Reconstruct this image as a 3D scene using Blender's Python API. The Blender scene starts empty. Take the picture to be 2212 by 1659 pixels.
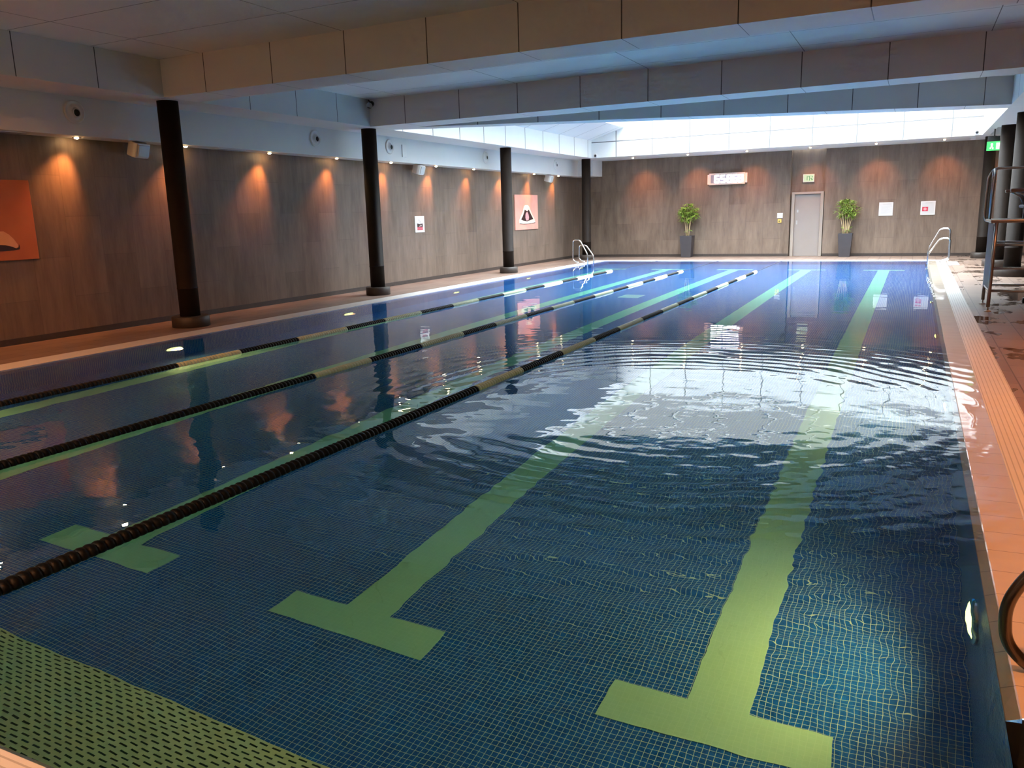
import bpy, bmesh, math, random
from mathutils import Vector, Matrix
random.seed(7)
sc = bpy.context.scene
COL = sc.collection
PI = math.pi

# ------------------------------------------------------------------ dimensions (metres)
ZT = 3.446            # underside of beams and soffits
ZC = 3.976            # bay ceilings
ZL = 2.90             # underside of the side bulkhead
XW, XR = -11.328, 6.0 # side walls
YW, YF = 28.932, -4.5 # end walls
PXL, PXR = -9.16, 0.36   # pool inner faces
PYN, PYB = 1.335, 26.10
PD = 1.22             # pool depth
WXL, WXR = -9.375, 0.595 # water edge (deck level, over the tile band)
WYN, WYB = 1.304, 26.304
XS0, XS1 = -10.08, 1.53  # side beams
YS1 = 27.0               # far edge of skylight well

# ------------------------------------------------------------------ material helpers
def new_mat(name):
    m = bpy.data.materials.new(name); m.use_nodes = True
    nt = m.node_tree; nt.nodes.clear()
    out = nt.nodes.new('ShaderNodeOutputMaterial')
    return m, nt, out
def N(nt, t, **kw):
    n = nt.nodes.new(t)
    for k, v in kw.items():
        if k in n.inputs.keys(): n.inputs[k].default_value = v
        else: setattr(n, k, v)
    return n
def L(nt, a, b): nt.links.new(a, b)
def math_(nt, op, a, b=None, c=None):
    n = nt.nodes.new('ShaderNodeMath'); n.operation = op
    for i, x in enumerate((a, b, c)):
        if x is None: continue
        if isinstance(x, (int, float)): n.inputs[i].default_value = x
        else: L(nt, x, n.inputs[i])
    return n.outputs[0]
def mixc(nt, f, a, b):
    n = nt.nodes.new('ShaderNodeMix'); n.data_type = 'RGBA'
    for s, x in ((0, f), (6, a), (7, b)):
        if isinstance(x, (int, float)): n.inputs[s].default_value = x
        elif isinstance(x, tuple): n.inputs[s].default_value = x if len(x) == 4 else x + (1,)
        else: L(nt, x, n.inputs[s])
    return n.outputs[2]
def coords(nt):
    t = nt.nodes.new('ShaderNodeTexCoord'); s = nt.nodes.new('ShaderNodeSeparateXYZ')
    L(nt, t.outputs['Object'], s.inputs[0])
    return t.outputs['Object'], s.outputs
def comb(nt, x, y, z=0.0):
    n = nt.nodes.new('ShaderNodeCombineXYZ')
    for i, v in enumerate((x, y, z)):
        if isinstance(v, (int, float)): n.inputs[i].default_value = v
        else: L(nt, v, n.inputs[i])
    return n.outputs[0]
def noise(nt, vec, scale, detail=3.0, rough=0.55, fac=True):
    n = N(nt, 'ShaderNodeTexNoise', Scale=scale, Detail=detail, Roughness=rough); L(nt, vec, n.inputs['Vector'])
    return n.outputs[0 if fac else 1]
def scalev(nt, vec, s):
    n = nt.nodes.new('ShaderNodeVectorMath'); n.operation = 'MULTIPLY'; L(nt, vec, n.inputs[0]); n.inputs[1].default_value = s
    return n.outputs[0]
def principled(nt, out, col, rough=0.5, metal=0.0, spec=0.5):
    b = nt.nodes.new('ShaderNodeBsdfPrincipled')
    if isinstance(col, tuple): b.inputs['Base Color'].default_value = col if len(col) == 4 else col + (1,)
    else: L(nt, col, b.inputs['Base Color'])
    if isinstance(rough, (int, float)): b.inputs['Roughness'].default_value = rough
    else: L(nt, rough, b.inputs['Roughness'])
    b.inputs['Metallic'].default_value = metal; b.inputs['Specular IOR Level'].default_value = spec
    L(nt, b.outputs[0], out.inputs[0])
    return b
def line_mask(nt, c, off, pitch, w):
    """1 within w/2 of every off + k*pitch"""
    a = math_(nt, 'SUBTRACT', c, off); a = math_(nt, 'DIVIDE', a, pitch); a = math_(nt, 'FRACT', math_(nt, 'ADD', a, 1000.5))
    a = math_(nt, 'ABSOLUTE', math_(nt, 'SUBTRACT', a, 0.5))
    return math_(nt, 'LESS_THAN', a, 0.5 * w / pitch)
def plain(name, col, rough=0.5, metal=0.0, var=0.12, scale=9.0, spec=0.5):
    m, nt, out = new_mat(name); v, _ = coords(nt)
    f = noise(nt, v, scale)
    c = mixc(nt, f, tuple(x * (1 - var) for x in col), tuple(min(1, x * (1 + var)) for x in col))
    principled(nt, out, c, rough, metal, spec)
    return m
def emit(name, col, strength):
    m, nt, out = new_mat(name)
    e = nt.nodes.new('ShaderNodeEmission'); e.inputs[0].default_value = col + (1,); e.inputs[1].default_value = strength
    L(nt, e.outputs[0], out.inputs[0])
    return m
def panel_mat(name, axes, col=(0.70, 0.70, 0.69), w=0.014, dark=0.10, rough=0.45):
    """painted panels with open joints; axes = {axis index: (offset, pitch)}"""
    m, nt, out = new_mat(name); v, xyz = coords(nt)
    mask = None
    for ax, (o, p_) in axes.items():
        k = line_mask(nt, xyz[ax], o, p_, w)
        mask = k if mask is None else math_(nt, 'MAXIMUM', mask, k)
    f = noise(nt, v, 1.3, 4.0)
    c = mixc(nt, f, tuple(x * .93 for x in col), tuple(min(1, x * 1.05) for x in col))
    c = mixc(nt, mask, c, tuple(x * dark for x in col))
    principled(nt, out, c, rough, 0, .4)
    return m
def wall_mat(name, ax):
    """large brown-grey porcelain tiles, portrait, streaked"""
    m, nt, out = new_mat(name); v, xyz = coords(nt)
    h = xyz[ax]; z = xyz[2]
    br = N(nt, 'ShaderNodeTexBrick', Scale=1.0); br.offset = 0.5; br.offset_frequency = 2
    br.inputs['Brick Width'].default_value = 1.18; br.inputs['Row Height'].default_value = 0.58
    br.inputs['Mortar Size'].default_value = 0.004; br.inputs['Bias'].default_value = 0
    br.inputs['Color1'].default_value = (.0, .0, .0, 1); br.inputs['Color2'].default_value = (1, 1, 1, 1); br.inputs['Mortar'].default_value = (.5, .5, .5, 1)
    L(nt, comb(nt, z, h), br.inputs['Vector'])
    st = noise(nt, comb(nt, math_(nt, 'MULTIPLY', h, 5.5), math_(nt, 'MULTIPLY', z, 0.9)), 1.0, 5.0, .62)
    bl = noise(nt, v, 0.55, 3.0)
    fine = noise(nt, comb(nt, math_(nt, 'MULTIPLY', h, 30), math_(nt, 'MULTIPLY', z, 3.0)), 1.0, 2.0)
    f = math_(nt, 'ADD', math_(nt, 'MULTIPLY', st, .62), math_(nt, 'MULTIPLY', fine, .2))
    f = math_(nt, 'ADD', f, math_(nt, 'MULTIPLY', bl, .25))
    bw = nt.nodes.new('ShaderNodeRGBToBW'); L(nt, br.outputs[0], bw.inputs[0])
    f = math_(nt, 'ADD', f, math_(nt, 'MULTIPLY', math_(nt, 'SUBTRACT', bw.outputs[0], .5), .12))
    cr = nt.nodes.new('ShaderNodeValToRGB'); L(nt, f, cr.inputs[0])
    cr.color_ramp.elements[0].position = .28; cr.color_ramp.elements[0].color = (.098, .069, .050, 1)
    cr.color_ramp.elements[1].position = .78; cr.color_ramp.elements[1].color = (.245, .183, .141, 1)
    c = mixc(nt, math_(nt, 'MULTIPLY', br.outputs['Fac'], .3), cr.outputs[0], (.045, .036, .03))
    principled(nt, out, c, math_(nt, 'ADD', math_(nt, 'MULTIPLY', st, .25), .38), 0, .35)
    return m
def mosaic_mat():
    """small blue glass mosaic with pale grout"""
    m, nt, out = new_mat('blue_mosaic'); v, xyz = coords(nt)
    P_ = 0.0285
    g = None
    geo = nt.nodes.new('ShaderNodeNewGeometry'); sn = nt.nodes.new('ShaderNodeSeparateXYZ'); L(nt, geo.outputs['Normal'], sn.inputs[0])
    for ax in range(3):
        k = line_mask(nt, xyz[ax], 0.011, P_, 0.0024)
        k = math_(nt, 'MULTIPLY', k, math_(nt, 'LESS_THAN', math_(nt, 'ABSOLUTE', sn.outputs[ax]), .5))
        g = k if g is None else math_(nt, 'MAXIMUM', g, k)
    sheet = None   # slightly wider joints between mosaic sheets
    fl = nt.nodes.new('ShaderNodeVectorMath'); fl.operation = 'FLOOR'
    L(nt, scalev(nt, v, (1 / P_,) * 3), fl.inputs[0])
    wn = nt.nodes.new('ShaderNodeTexWhiteNoise'); wn.noise_dimensions = '3D'; L(nt, fl.outputs[0], wn.inputs['Vector'])
    c = mixc(nt, wn.outputs[0], (.004, .075, .38), (.008, .13, .56))
    c = mixc(nt, math_(nt, 'MULTIPLY', noise(nt, v, .45, 3), .5), c, (.005, .11, .42))
    c = mixc(nt, g, c, (.72, .76, .68))
    principled(nt, out, c, .25, 0, .3)
    return m
def lane_mat():
    m, nt, out = new_mat('green_mosaic'); v, xyz = coords(nt)
    g = math_(nt, 'MAXIMUM', line_mask(nt, xyz[0], .011, .0285, .003), line_mask(nt, xyz[1], .011, .0285, .003))
    f = noise(nt, v, 30, 2)
    c = mixc(nt, f, (.50, .70, .48), (.57, .78, .55))
    c = mixc(nt, math_(nt, 'MULTIPLY', g, .45), c, (.66, .82, .62))
    principled(nt, out, c, .35, 0, .3)
    return m
def dash_mat():
    """ribbed non-slip tile strip: pale green with staggered dark slots"""
    m, nt, out = new_mat('ribbed_tile'); v, xyz = coords(nt)
    row = math_(nt, 'DIVIDE', xyz[1], .026); r = math_(nt, 'FLOOR', row); fr = math_(nt, 'FRACT', math_(nt, 'ADD', row, 100))
    st = math_(nt, 'MULTIPLY', math_(nt, 'MODULO', math_(nt, 'ADD', r, 1000), 2.0), .5)
    fx = math_(nt, 'FRACT', math_(nt, 'ADD', math_(nt, 'ADD', math_(nt, 'DIVIDE', xyz[0], .072), st), 1000))
    k = math_(nt, 'MULTIPLY', math_(nt, 'LESS_THAN', fr, .33), math_(nt, 'LESS_THAN', fx, .62))
    c = mixc(nt, noise(nt, v, 25, 2), (.96, .82, .46), (1.0, .88, .52))
    c = mixc(nt, k, c, (.03, .035, .012))
    principled(nt, out, c, .4, 0, .3)
    return m
def deck_mat():
    m, nt, out = new_mat('deck_tile'); v, xyz = coords(nt)
    br = N(nt, 'ShaderNodeTexBrick', Scale=1.0); br.offset = .5
    br.inputs['Brick Width'].default_value = .62; br.inputs['Row Height'].default_value = .31; br.inputs['Mortar Size'].default_value = .006
    br.inputs['Color1'].default_value = (.25, .165, .125, 1); br.inputs['Color2'].default_value = (.34, .24, .19, 1); br.inputs['Mortar'].default_value = (.07, .045, .035, 1)
    L(nt, comb(nt, xyz[1], xyz[0]), br.inputs['Vector'])
    n1 = noise(nt, scalev(nt, v, (1.0, .45, 1)), 3.0, 5, .6)
    c = mixc(nt, math_(nt, 'MULTIPLY', n1, .6), br.outputs[0], (.17, .115, .085))
    # puddles left by bathers on the right-hand deck
    w = noise(nt, scalev(nt, v, (1.3, .8, 1)), 1.1, 4, .6)
    wet = N(nt, 'ShaderNodeMapRange'); wet.interpolation_type = 'SMOOTHSTEP'
    wet.inputs[1].default_value = .52; wet.inputs[2].default_value = .58; L(nt, w, wet.inputs[0])
    wetm = math_(nt, 'MULTIPLY', wet.outputs[0], math_(nt, 'GREATER_THAN', xyz[0], .8))
    c = mixc(nt, math_(nt, 'MULTIPLY', wetm, .55), c, (.05, .034, .026))
    r = math_(nt, 'SUBTRACT', .42, math_(nt, 'MULTIPLY', wetm, .34))
    principled(nt, out, c, r, 0, .5)
    return m
def grate_mat(name, ax, pitch=.032):
    m, nt, out = new_mat(name); v, xyz = coords(nt)
    k = line_mask(nt, xyz[ax], 0, pitch, .007)
    c = mixc(nt, noise(nt, v, 4, 4), (.70, .68, .64), (.82, .80, .76))
    c = mixc(nt, k, c, (.50, .48, .45))
    principled(nt, out, c, .4, 0, .4)
    return m
def coping_mat():
    m, nt, out = new_mat('coping_tile'); v, xyz = coords(nt)
    k = math_(nt, 'MAXIMUM', line_mask(nt, xyz[1], 0, .245, .005), line_mask(nt, xyz[0], .36, .238, .005))
    c = mixc(nt, noise(nt, v, 6, 4), (.60, .51, .40), (.70, .61, .49))
    c = mixc(nt, k, c, (.30, .26, .22))
    b = principled(nt, out, c, .35, 0, .5)
    bp = nt.nodes.new('ShaderNodeBump'); bp.inputs['Distance'].default_value = 1.0; L(nt, water_height(nt, v, xyz), bp.inputs['Height'])
    b.inputs['Coat Weight'].default_value = 1.0; b.inputs['Coat Roughness'].default_value = .04; b.inputs['Coat IOR'].default_value = 1.33; L(nt, bp.outputs[0], b.inputs['Coat Normal'])
    return m
def water_height(nt, v, xyz):
    # concentric rings spreading from one spot, plus a light overall shimmer
    dx = math_(nt, 'SUBTRACT', xyz[0], -1.75); dy = math_(nt, 'SUBTRACT', xyz[1], 6.7)
    wob = math_(nt, 'MULTIPLY', math_(nt, 'SUBTRACT', noise(nt, v, .9, 2), .5), .35)
    r = math_(nt, 'ADD', math_(nt, 'SQRT', math_(nt, 'ADD', math_(nt, 'MULTIPLY', dx, dx), math_(nt, 'MULTIPLY', dy, dy))), wob)
    s = math_(nt, 'SINE', math_(nt, 'MULTIPLY', r, 2 * PI / .20))
    e1 = N(nt, 'ShaderNodeMapRange'); e1.interpolation_type = 'SMOOTHSTEP'; e1.inputs[1].default_value = .9; e1.inputs[2].default_value = 2.3; L(nt, r, e1.inputs[0])
    e2 = N(nt, 'ShaderNodeMapRange'); e2.interpolation_type = 'SMOOTHSTEP'; e2.inputs[1].default_value = 5.2; e2.inputs[2].default_value = 2.2; L(nt, r, e2.inputs[0])
    patch = math_(nt, 'ADD', .45, math_(nt, 'MULTIPLY', noise(nt, v, .8, 2), 1.1))
    env = math_(nt, 'MULTIPLY', math_(nt, 'MULTIPLY', e1.outputs[0], e2.outputs[0]), patch)
    ring = math_(nt, 'MULTIPLY', math_(nt, 'MULTIPLY', s, env), .00062)
    # chop: fades out towards the far end
    far = N(nt, 'ShaderNodeMapRange'); far.interpolation_type = 'SMOOTHSTEP'; far.inputs[1].default_value = 15.; far.inputs[2].default_value = 5.; far.inputs[3].default_value = .32; far.inputs[4].default_value = 1.0; L(nt, xyz[1], far.inputs[0])
    n1 = math_(nt, 'MULTIPLY', math_(nt, 'SUBTRACT', noise(nt, scalev(nt, v, (1.0, 1.6, 1)), 1.5, 1, .4), .5), .0060)
    n2 = math_(nt, 'MULTIPLY', math_(nt, 'SUBTRACT', noise(nt, scalev(nt, v, (1, 1.3, 1)), 4.5, 1, .4), .5), .0015)
    near = N(nt, 'ShaderNodeMapRange'); near.interpolation_type = 'SMOOTHSTEP'; near.inputs[1].default_value = 3.4; near.inputs[2].default_value = 0.5
    d2 = math_(nt, 'SQRT', math_(nt, 'ADD', math_(nt, 'POWER', math_(nt, 'SUBTRACT', xyz[0], .3), 2.0), math_(nt, 'POWER', math_(nt, 'SUBTRACT', xyz[1], 4.2), 2.0))); L(nt, d2, near.inputs[0])
    n3 = math_(nt, 'MULTIPLY', math_(nt, 'MULTIPLY', math_(nt, 'SUBTRACT', noise(nt, v, 9.0, 1, .4), .5), near.outputs[0]), .0021)
    h = math_(nt, 'ADD', ring, math_(nt, 'MULTIPLY', math_(nt, 'ADD', n1, n2), far.outputs[0])); h = math_(nt, 'ADD', h, n3)
    return h
def water_mat():
    m, nt, out = new_mat('pool_water'); v, xyz = coords(nt); h = water_height(nt, v, xyz)
    bp = nt.nodes.new('ShaderNodeBump'); bp.inputs['Strength'].default_value = 1.0; bp.inputs['Distance'].default_value = 1.0
    L(nt, h, bp.inputs['Height'])
    g = nt.nodes.new('ShaderNodeBsdfGlass'); g.inputs['IOR'].default_value = 1.333; g.inputs['Roughness'].default_value = 0.0
    g.inputs['Color'].default_value = (1, 1, 1, 1)
    L(nt, bp.outputs[0], g.inputs['Normal']); L(nt, g.outputs[0], out.inputs[0])
    va = nt.nodes.new('ShaderNodeVolumeAbsorption'); va.inputs['Density'].default_value = .33; va.inputs['Color'].default_value = (0, .86, .93, 1); L(nt, va.outputs[0], out.inputs['Volume'])
    return m
def glazing_mat():
    m, nt, out = new_mat('rooflight_glass')
    t = nt.nodes.new('ShaderNodeBsdfTransparent'); t.inputs[0].default_value = (.93, .97, 1, 1)
    g = nt.nodes.new('ShaderNodeBsdfGlossy'); g.inputs['Roughness'].default_value = .02
    mx = nt.nodes.new('ShaderNodeMixShader'); mx.inputs[0].default_value = .07
    L(nt, t.outputs[0], mx.inputs[1]); L(nt, g.outputs[0], mx.inputs[2]); L(nt, mx.outputs[0], out.inputs[0])
    return m
def leaf_mat(name, a, b):
    m, nt, out = new_mat(name); v, _ = coords(nt)
    c = mixc(nt, noise(nt, v, 14, 2), a, b)
    principled(nt, out, c, .4, 0, .5)
    return m
def print_mat(name, a, b, ax):
    """printed backdrop: warm studio paper, mottled"""
    m, nt, out = new_mat(name); v, xyz = coords(nt)
    f = noise(nt, v, 1.6, 4)
    principled(nt, out, mixc(nt, f, a, b), .5, 0, .3)
    return m

M = {}
M['wall_l'] = wall_mat('wall_tile_side', 1)
M['wall_b'] = wall_mat('wall_tile_end', 0)
J = 1.244
M['pan_x'] = panel_mat('beam_panels', {0: (-9.218, J)}, col=(.82, .82, .81))
M['pan_soff'] = panel_mat('soffit_panels', {0: (-9.218, J)}, col=(.80, .79, .79), dark=.25, w=.010)
M['pan_y'] = panel_mat('side_panels', {1: (6.83, 1.15)})
M['pan_y2'] = panel_mat('side_panels_second_bay', {1: (10.84, 1.16)})
M['pan_ceil'] = panel_mat('ceiling_panels', {0: (-9.28, 2.52), 1: (6.80, 1.13)}, dark=.18, w=.012, col=(.82, .82, .82))
M['pan_c'] = panel_mat('skewed_beam_panels', {0: (-5.894 - 1.157 * 5, 1.157)})
M['pan_well'] = panel_mat('well_panels', {0: (-9.205, 1.247), 2: (3.95, 5.0)}, col=(.80, .81, .80), dark=.22, w=.030)
M['pan_welly'] = panel_mat('well_side_panels', {1: (15.4, 1.25)}, col=(.80, .81, .80), dark=.22, w=.030)
M['slope'] = panel_mat('slope_panels', {1: (15.4, 1.25)}, col=(.78, .79, .80), dark=.3, w=.022)
M['white_paint'] = plain('white_paint', (.70, .69, .67), .5, 0, .05, 2.0)
M['mosaic'] = mosaic_mat(); M['lane'] = lane_mat(); M['dash'] = dash_mat(); M['deck'] = deck_mat()
M['grate_y'] = grate_mat('grate_long', 0); M['grate_x'] = grate_mat('grate_end', 1); M['coping'] = coping_mat()
M['water'] = water_mat(); M['glaze'] = glazing_mat()
M['bronze'] = plain('dark_bronze_paint', (.020, .014, .011), .55, 0, .25, 5.0, .10)
M['plinth'] = plain('dark_plinth_tile', (.050, .038, .032), .5, 0, .3, 14.0)
M['steel'] = plain('brushed_steel', (.62, .60, .58), .22, 1.0, .06, 20.0)
M['rail_dark'] = plain('rail_steel_dark_reflection', (.16, .13, .11), .25, .9, .1, 20.0)  # clean stainless; the dark water it reflects is put into the colour
M['chair_steel'] = plain('chair_tube_steel', (.46, .40, .36), .32, .85, .08, 20.0)
M['black_pl'] = plain('black_plastic', (.004, .004, .004), .45, 0, .2, 30)
M['black_pl'].node_tree.nodes['Principled BSDF'].inputs['Specular IOR Level'].default_value = .2
M['cream_pl'] = plain('cream_plastic', (.70, .74, .46), .35, 0, .05, 30)
M['cable'] = plain('dark_cable', (.02, .02, .022), .45)
M['white_pl'] = plain('white_plastic', (.72, .70, .67), .4, 0, .04, 12)
M['grey_pl'] = plain('grey_plastic', (.38, .38, .38), .45, 0, .05, 12)
M['dark_hole'] = plain('vent_throat', (.012, .011, .010), .7)
M['dark_glass'] = plain('lens_glass', (.01, .01, .012), .08)
M['rubber'] = plain('pale_rubber', (.55, .48, .40), .6)
M['door'] = plain('grey_door_leaf', (.27, .235, .215), .45, 0, .10, 2.2)
M['doorframe'] = plain('taupe_door_frame', (.30, .255, .22), .45, 0, .06, 3)
M['pot'] = plain('anthracite_pot', (.045, .040, .045), .5, 0, .15, 6)
M['soil'] = plain('soil', (.05, .035, .022), .9, 0, .4, 40)
M['stem'] = plain('plant_stem', (.46, .33, .18), .6, 0, .25, 25)
M['leaf1'] = leaf_mat('leaf_green', (.03, .12, .015), (.42, .56, .08))
M['leaf2'] = leaf_mat('leaf_green_second', (.035, .13, .02), (.46, .58, .11))
M['print_o'] = print_mat('orange_print', (.36, .095, .035), (.50, .175, .07), 1)
M['print_p'] = print_mat('pink_print', (.62, .24, .19), (.86, .44, .34), 1)
M['skin'] = plain('printed_skin', (.84, .66, .50), .5, 0, .1, 9)
M['skin_o'] = plain('printed_skin_orange', (.66, .33, .16), .5, 0, .15, 9)
M['ink_dark'] = plain('dark_ink', (.03, .012, .012), .5)
M['ink_pink'] = plain('pink_ink', (.66, .32, .32), .5, 0, .1, 9)
M['red'] = plain('red_ink', (.52, .035, .07), .45, 0, .1, 20)
M['board'] = plain('white_board', (.66, .66, .65), .3, 0, .02, 10)
M['board_g'] = plain('pale_grey_sheet', (.56, .58, .58), .35, 0, .03, 10)
M['text'] = plain('grey_text', (.42, .42, .43), .5)
M['yellow'] = plain('yellow_plastic', (.70, .46, .12), .4)
M['arm'] = plain('brown_armrest', (.26, .17, .13), .4, 0, .15, 12)
M['navy'] = plain('navy_panel', (.020, .026, .060), .5, 0, .15, 8)
M['clockframe'] = plain('pale_clock_frame', (.78, .62, .54), .4, 0, .04, 10)
M['screen'] = plain('dark_screen', (.30, .27, .30), .2)
M['digit'] = emit('lit_digits', (.92, .86, 1.0), 9.0)
M['bulb'] = emit('halogen_bulb', (1.0, .62, .28), 140.0)
M['uw'] = emit('underwater_lens', (1.0, .93, .27), 3.6)
M['exit_g'] = emit('exit_green', (.10, .85, .22), 1.5)
M['exit_w'] = emit('exit_white', (.75, 1.0, .70), 1.5)
M['exit2_p'] = emit('exit_pale_panel', (.90, 1.0, .66), .85)
M['exit2_g'] = plain('exit_green_print', (.06, .30, .09), .4)
M['dark_tile'] = plain('dark_recess_tile', (.045, .03, .022), .3, 0, .3, 20)

# ------------------------------------------------------------------ mesh helpers
def bm_new(): return bmesh.new()
def add_box(bm, a, b, mat=None, mi=0):
    vs = [bm.verts.new((x, y, z)) for x in (a[0], b[0]) for y in (a[1], b[1]) for z in (a[2], b[2])]
    if mat is not None:
        for v in vs: v.co = mat @ v.co
    fs = []
    for q in ((0, 1, 3, 2), (4, 6, 7, 5), (0, 4, 5, 1), (2, 3, 7, 6), (0, 2, 6, 4), (1, 5, 7, 3)):
        f = bm.faces.new([vs[i] for i in q]); f.material_index = mi; fs.append(f)
    return vs, fs
def add_prism(bm, pts, z0, z1, mi=0):
    lo = [bm.verts.new((x, y, z0)) for x, y in pts]; hi = [bm.verts.new((x, y, z1)) for x, y in pts]
    n = len(pts)
    for i in range(n):
        f = bm.faces.new((lo[i], lo[(i + 1) % n], hi[(i + 1) % n], hi[i])); f.material_index = mi
    f = bm.faces.new(list(reversed(lo))); f.material_index = mi
    f = bm.faces.new(hi); f.material_index = mi
def add_lathe(bm, prof, n=24, axis='Z', at=(0, 0, 0), mi=0, cap=True):
    """prof: (radius, height) pairs spun about the axis"""
    rings = []
    for r, h in prof:
        ring = []
        for i in range(n):
            a = 2 * PI * i / n; c, s = r * math.cos(a), r * math.sin(a)
            p = {'Z': (c, s, h), 'X': (h, c, s), 'Y': (s, h, c)}[axis]
            ring.append(bm.verts.new((p[0] + at[0], p[1] + at[1], p[2] + at[2])))
        rings.append(ring)
    for a, b in zip(rings, rings[1:]):
        for i in range(n):
            f = bm.faces.new((a[i], a[(i + 1) % n], b[(i + 1) % n], b[i])); f.material_index = mi; f.smooth = True
    if cap:
        f = bm.faces.new(list(reversed(rings[0]))); f.material_index = mi
        f = bm.faces.new(rings[-1]); f.material_index = mi
def round_path(pts, rad, seg=6):
    out = [Vector(pts[0])]
    for a, b, c in zip(pts, pts[1:], pts[2:]):
        a, b, c = Vector(a), Vector(b), Vector(c)
        u, w = (a - b), (c - b); r = min(rad, u.length * .45, w.length * .45)
        p, q = b + u.normalized() * r, b + w.normalized() * r
        for i in range(seg + 1):
            t = i / seg; out.append((1 - t) ** 2 * p + 2 * t * (1 - t) * b + t * t * q)
    out.append(Vector(pts[-1]))
    return out
def add_tube(bm, pts, r, n=10, bend=0.0, mi=0, taper=None):
    P_ = round_path(pts, bend) if bend and len(pts) > 2 else [Vector(p) for p in pts]
    rings = []; ref = None
    for i, p in enumerate(P_):
        t = (P_[min(i + 1, len(P_) - 1)] - P_[max(i - 1, 0)]).normalized()
        if ref is None:
            ref = t.orthogonal().normalized()
        ref = (ref - t * ref.dot(t)).normalized(); b = t.cross(ref)
        rr = r if taper is None else r + (taper - r) * i / (len(P_) - 1)
        rings.append([bm.verts.new(p + (ref * math.cos(2 * PI * k / n) + b * math.sin(2 * PI * k / n)) * rr) for k in range(n)])
    for a, b in zip(rings, rings[1:]):
        for k in range(n):
            f = bm.faces.new((a[k], a[(k + 1) % n], b[(k + 1) % n], b[k])); f.smooth = True; f.material_index = mi
    f = bm.faces.new(list(reversed(rings[0]))); f.material_index = mi
    f = bm.faces.new(rings[-1]); f.material_index = mi
def obj(name, bm, mats, parent=None, loc=None, bevel=0.0):
    bmesh.ops.recalc_face_normals(bm, faces=bm.faces[:])
    me = bpy.data.meshes.new(name); bm.to_mesh(me); bm.free()
    for m in (mats if isinstance(mats, (list, tuple)) else [mats]): me.materials.append(m)
    o = bpy.data.objects.new(name, me); COL.objects.link(o)
    if parent is not None: o.parent = parent
    if loc is not None: o.location = loc
    if bevel:
        md = o.modifiers.new('bevel', 'BEVEL'); md.width = bevel; md.segments = 2; md.limit_method = 'ANGLE'
    return o
def box(name, a, b, mat, parent=None, bevel=0.0, loc=None):
    bm = bm_new(); add_box(bm, a, b); return obj(name, bm, mat, parent, loc, bevel)
def thing(name, label, cat, loc=(0, 0, 0), rz=0.0, group=None):
    o = bpy.data.objects.new(name, None); COL.objects.link(o); o.empty_display_size = .1
    o.location = loc; o.rotation_euler = (0, 0, rz)
    return tag(o, label, cat, group)
def tag(o, label, cat, group=None, kind=None):
    o['label'] = label; o['category'] = cat
    if group: o['group'] = group
    if kind: o['kind'] = kind
    return o
def struct(o, label=None):
    o['kind'] = 'structure'
    if label: o['label'] = label
    return o
def dup(root, loc, label, rz=None, group=None):
    r = root.copy(); COL.objects.link(r); r.location = loc
    if rz is not None: r.rotation_euler = (0, 0, rz)
    r['label'] = label
    if group: r['group'] = group
    for ch in list(root.children):
        c = ch.copy(); COL.objects.link(c); c.parent = r
        for g in list(ch.children):
            d = g.copy(); COL.objects.link(d); d.parent = c
    return r

# ------------------------------------------------------------------ the setting
bm = bm_new()   # deck around the pool, with the ladder recess cut into its near right side
GXL, GXR, GYN, GYB = -9.80, .84, .92, 26.70   # outer edges of the overflow grates
add_box(bm, (XW - .2, YF - .2, -.30), (GXL, YW + .9, 0)); add_box(bm, (GXR, YF - .2, -.30), (XR + .2, YW + .9, 0))
add_box(bm, (GXL, GYB, -.30), (GXR, YW + .9, 0)); add_box(bm, (GXL, YF - .2, -.30), (GXR, GYN, 0))
struct(obj('floor', bm, M['deck']), 'brown tiled pool deck')

bm = bm_new()   # basin: inner walls, floor and the shallow submerged tile ledge
def quad(bm, pts, mi=0):
    f = bm.faces.new([bm.verts.new(p) for p in pts]); f.material_index = mi
x0, x1, y0, y1 = PXL, PXR, PYN, PYB
quad(bm, [(x0, y0, -PD), (x1, y0, -PD), (x1, y1, -PD), (x0, y1, -PD)])
zb = -.035
quad(bm, [(x0, y0, -PD), (x0, y1, -PD), (x0, y1, zb), (x0, y0, zb)]); quad(bm, [(x1, y0, -PD), (x1, y0, zb), (x1, y1, zb), (x1, y1, -PD)])
quad(bm, [(x0, y1, -PD), (x1, y1, -PD), (x1, y1, zb), (x0, y1, zb)]); quad(bm, [(x0, y0, -PD), (x0, y0, zb), (x1, y0, zb), (x1, y0, -PD)])
ze = .004
quad(bm, [(x0, y0, zb), (x0, y1, zb), (WXL, WYB, ze), (WXL, WYN, ze)], 0); xn = .405
quad(bm, [(x1, 2.74, zb), (xn, 2.74, ze), (xn, WYB, ze), (x1, y1, zb)], 1); quad(bm, [(xn, 2.74, ze), (WXR, 2.74, ze + .003), (WXR, WYB, ze + .003), (xn, WYB, ze)], 1)
quad(bm, [(x0, y1, zb), (x1, y1, zb), (WXR, WYB, ze), (WXL, WYB, ze)], 0); quad(bm, [(x0, y0, zb), (WXL, WYN, ze), (WXR, WYN, ze), (x1, y0, zb)], 1)
quad(bm, [(x1, 1.9, zb), (xn, 1.9, ze), (xn, 1.304, ze), (x1, y0, zb)], 1); quad(bm, [(xn, 1.9, ze), (WXR, 1.9, ze), (WXR, 1.304, ze), (xn, 1.304, ze)], 1)
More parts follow.
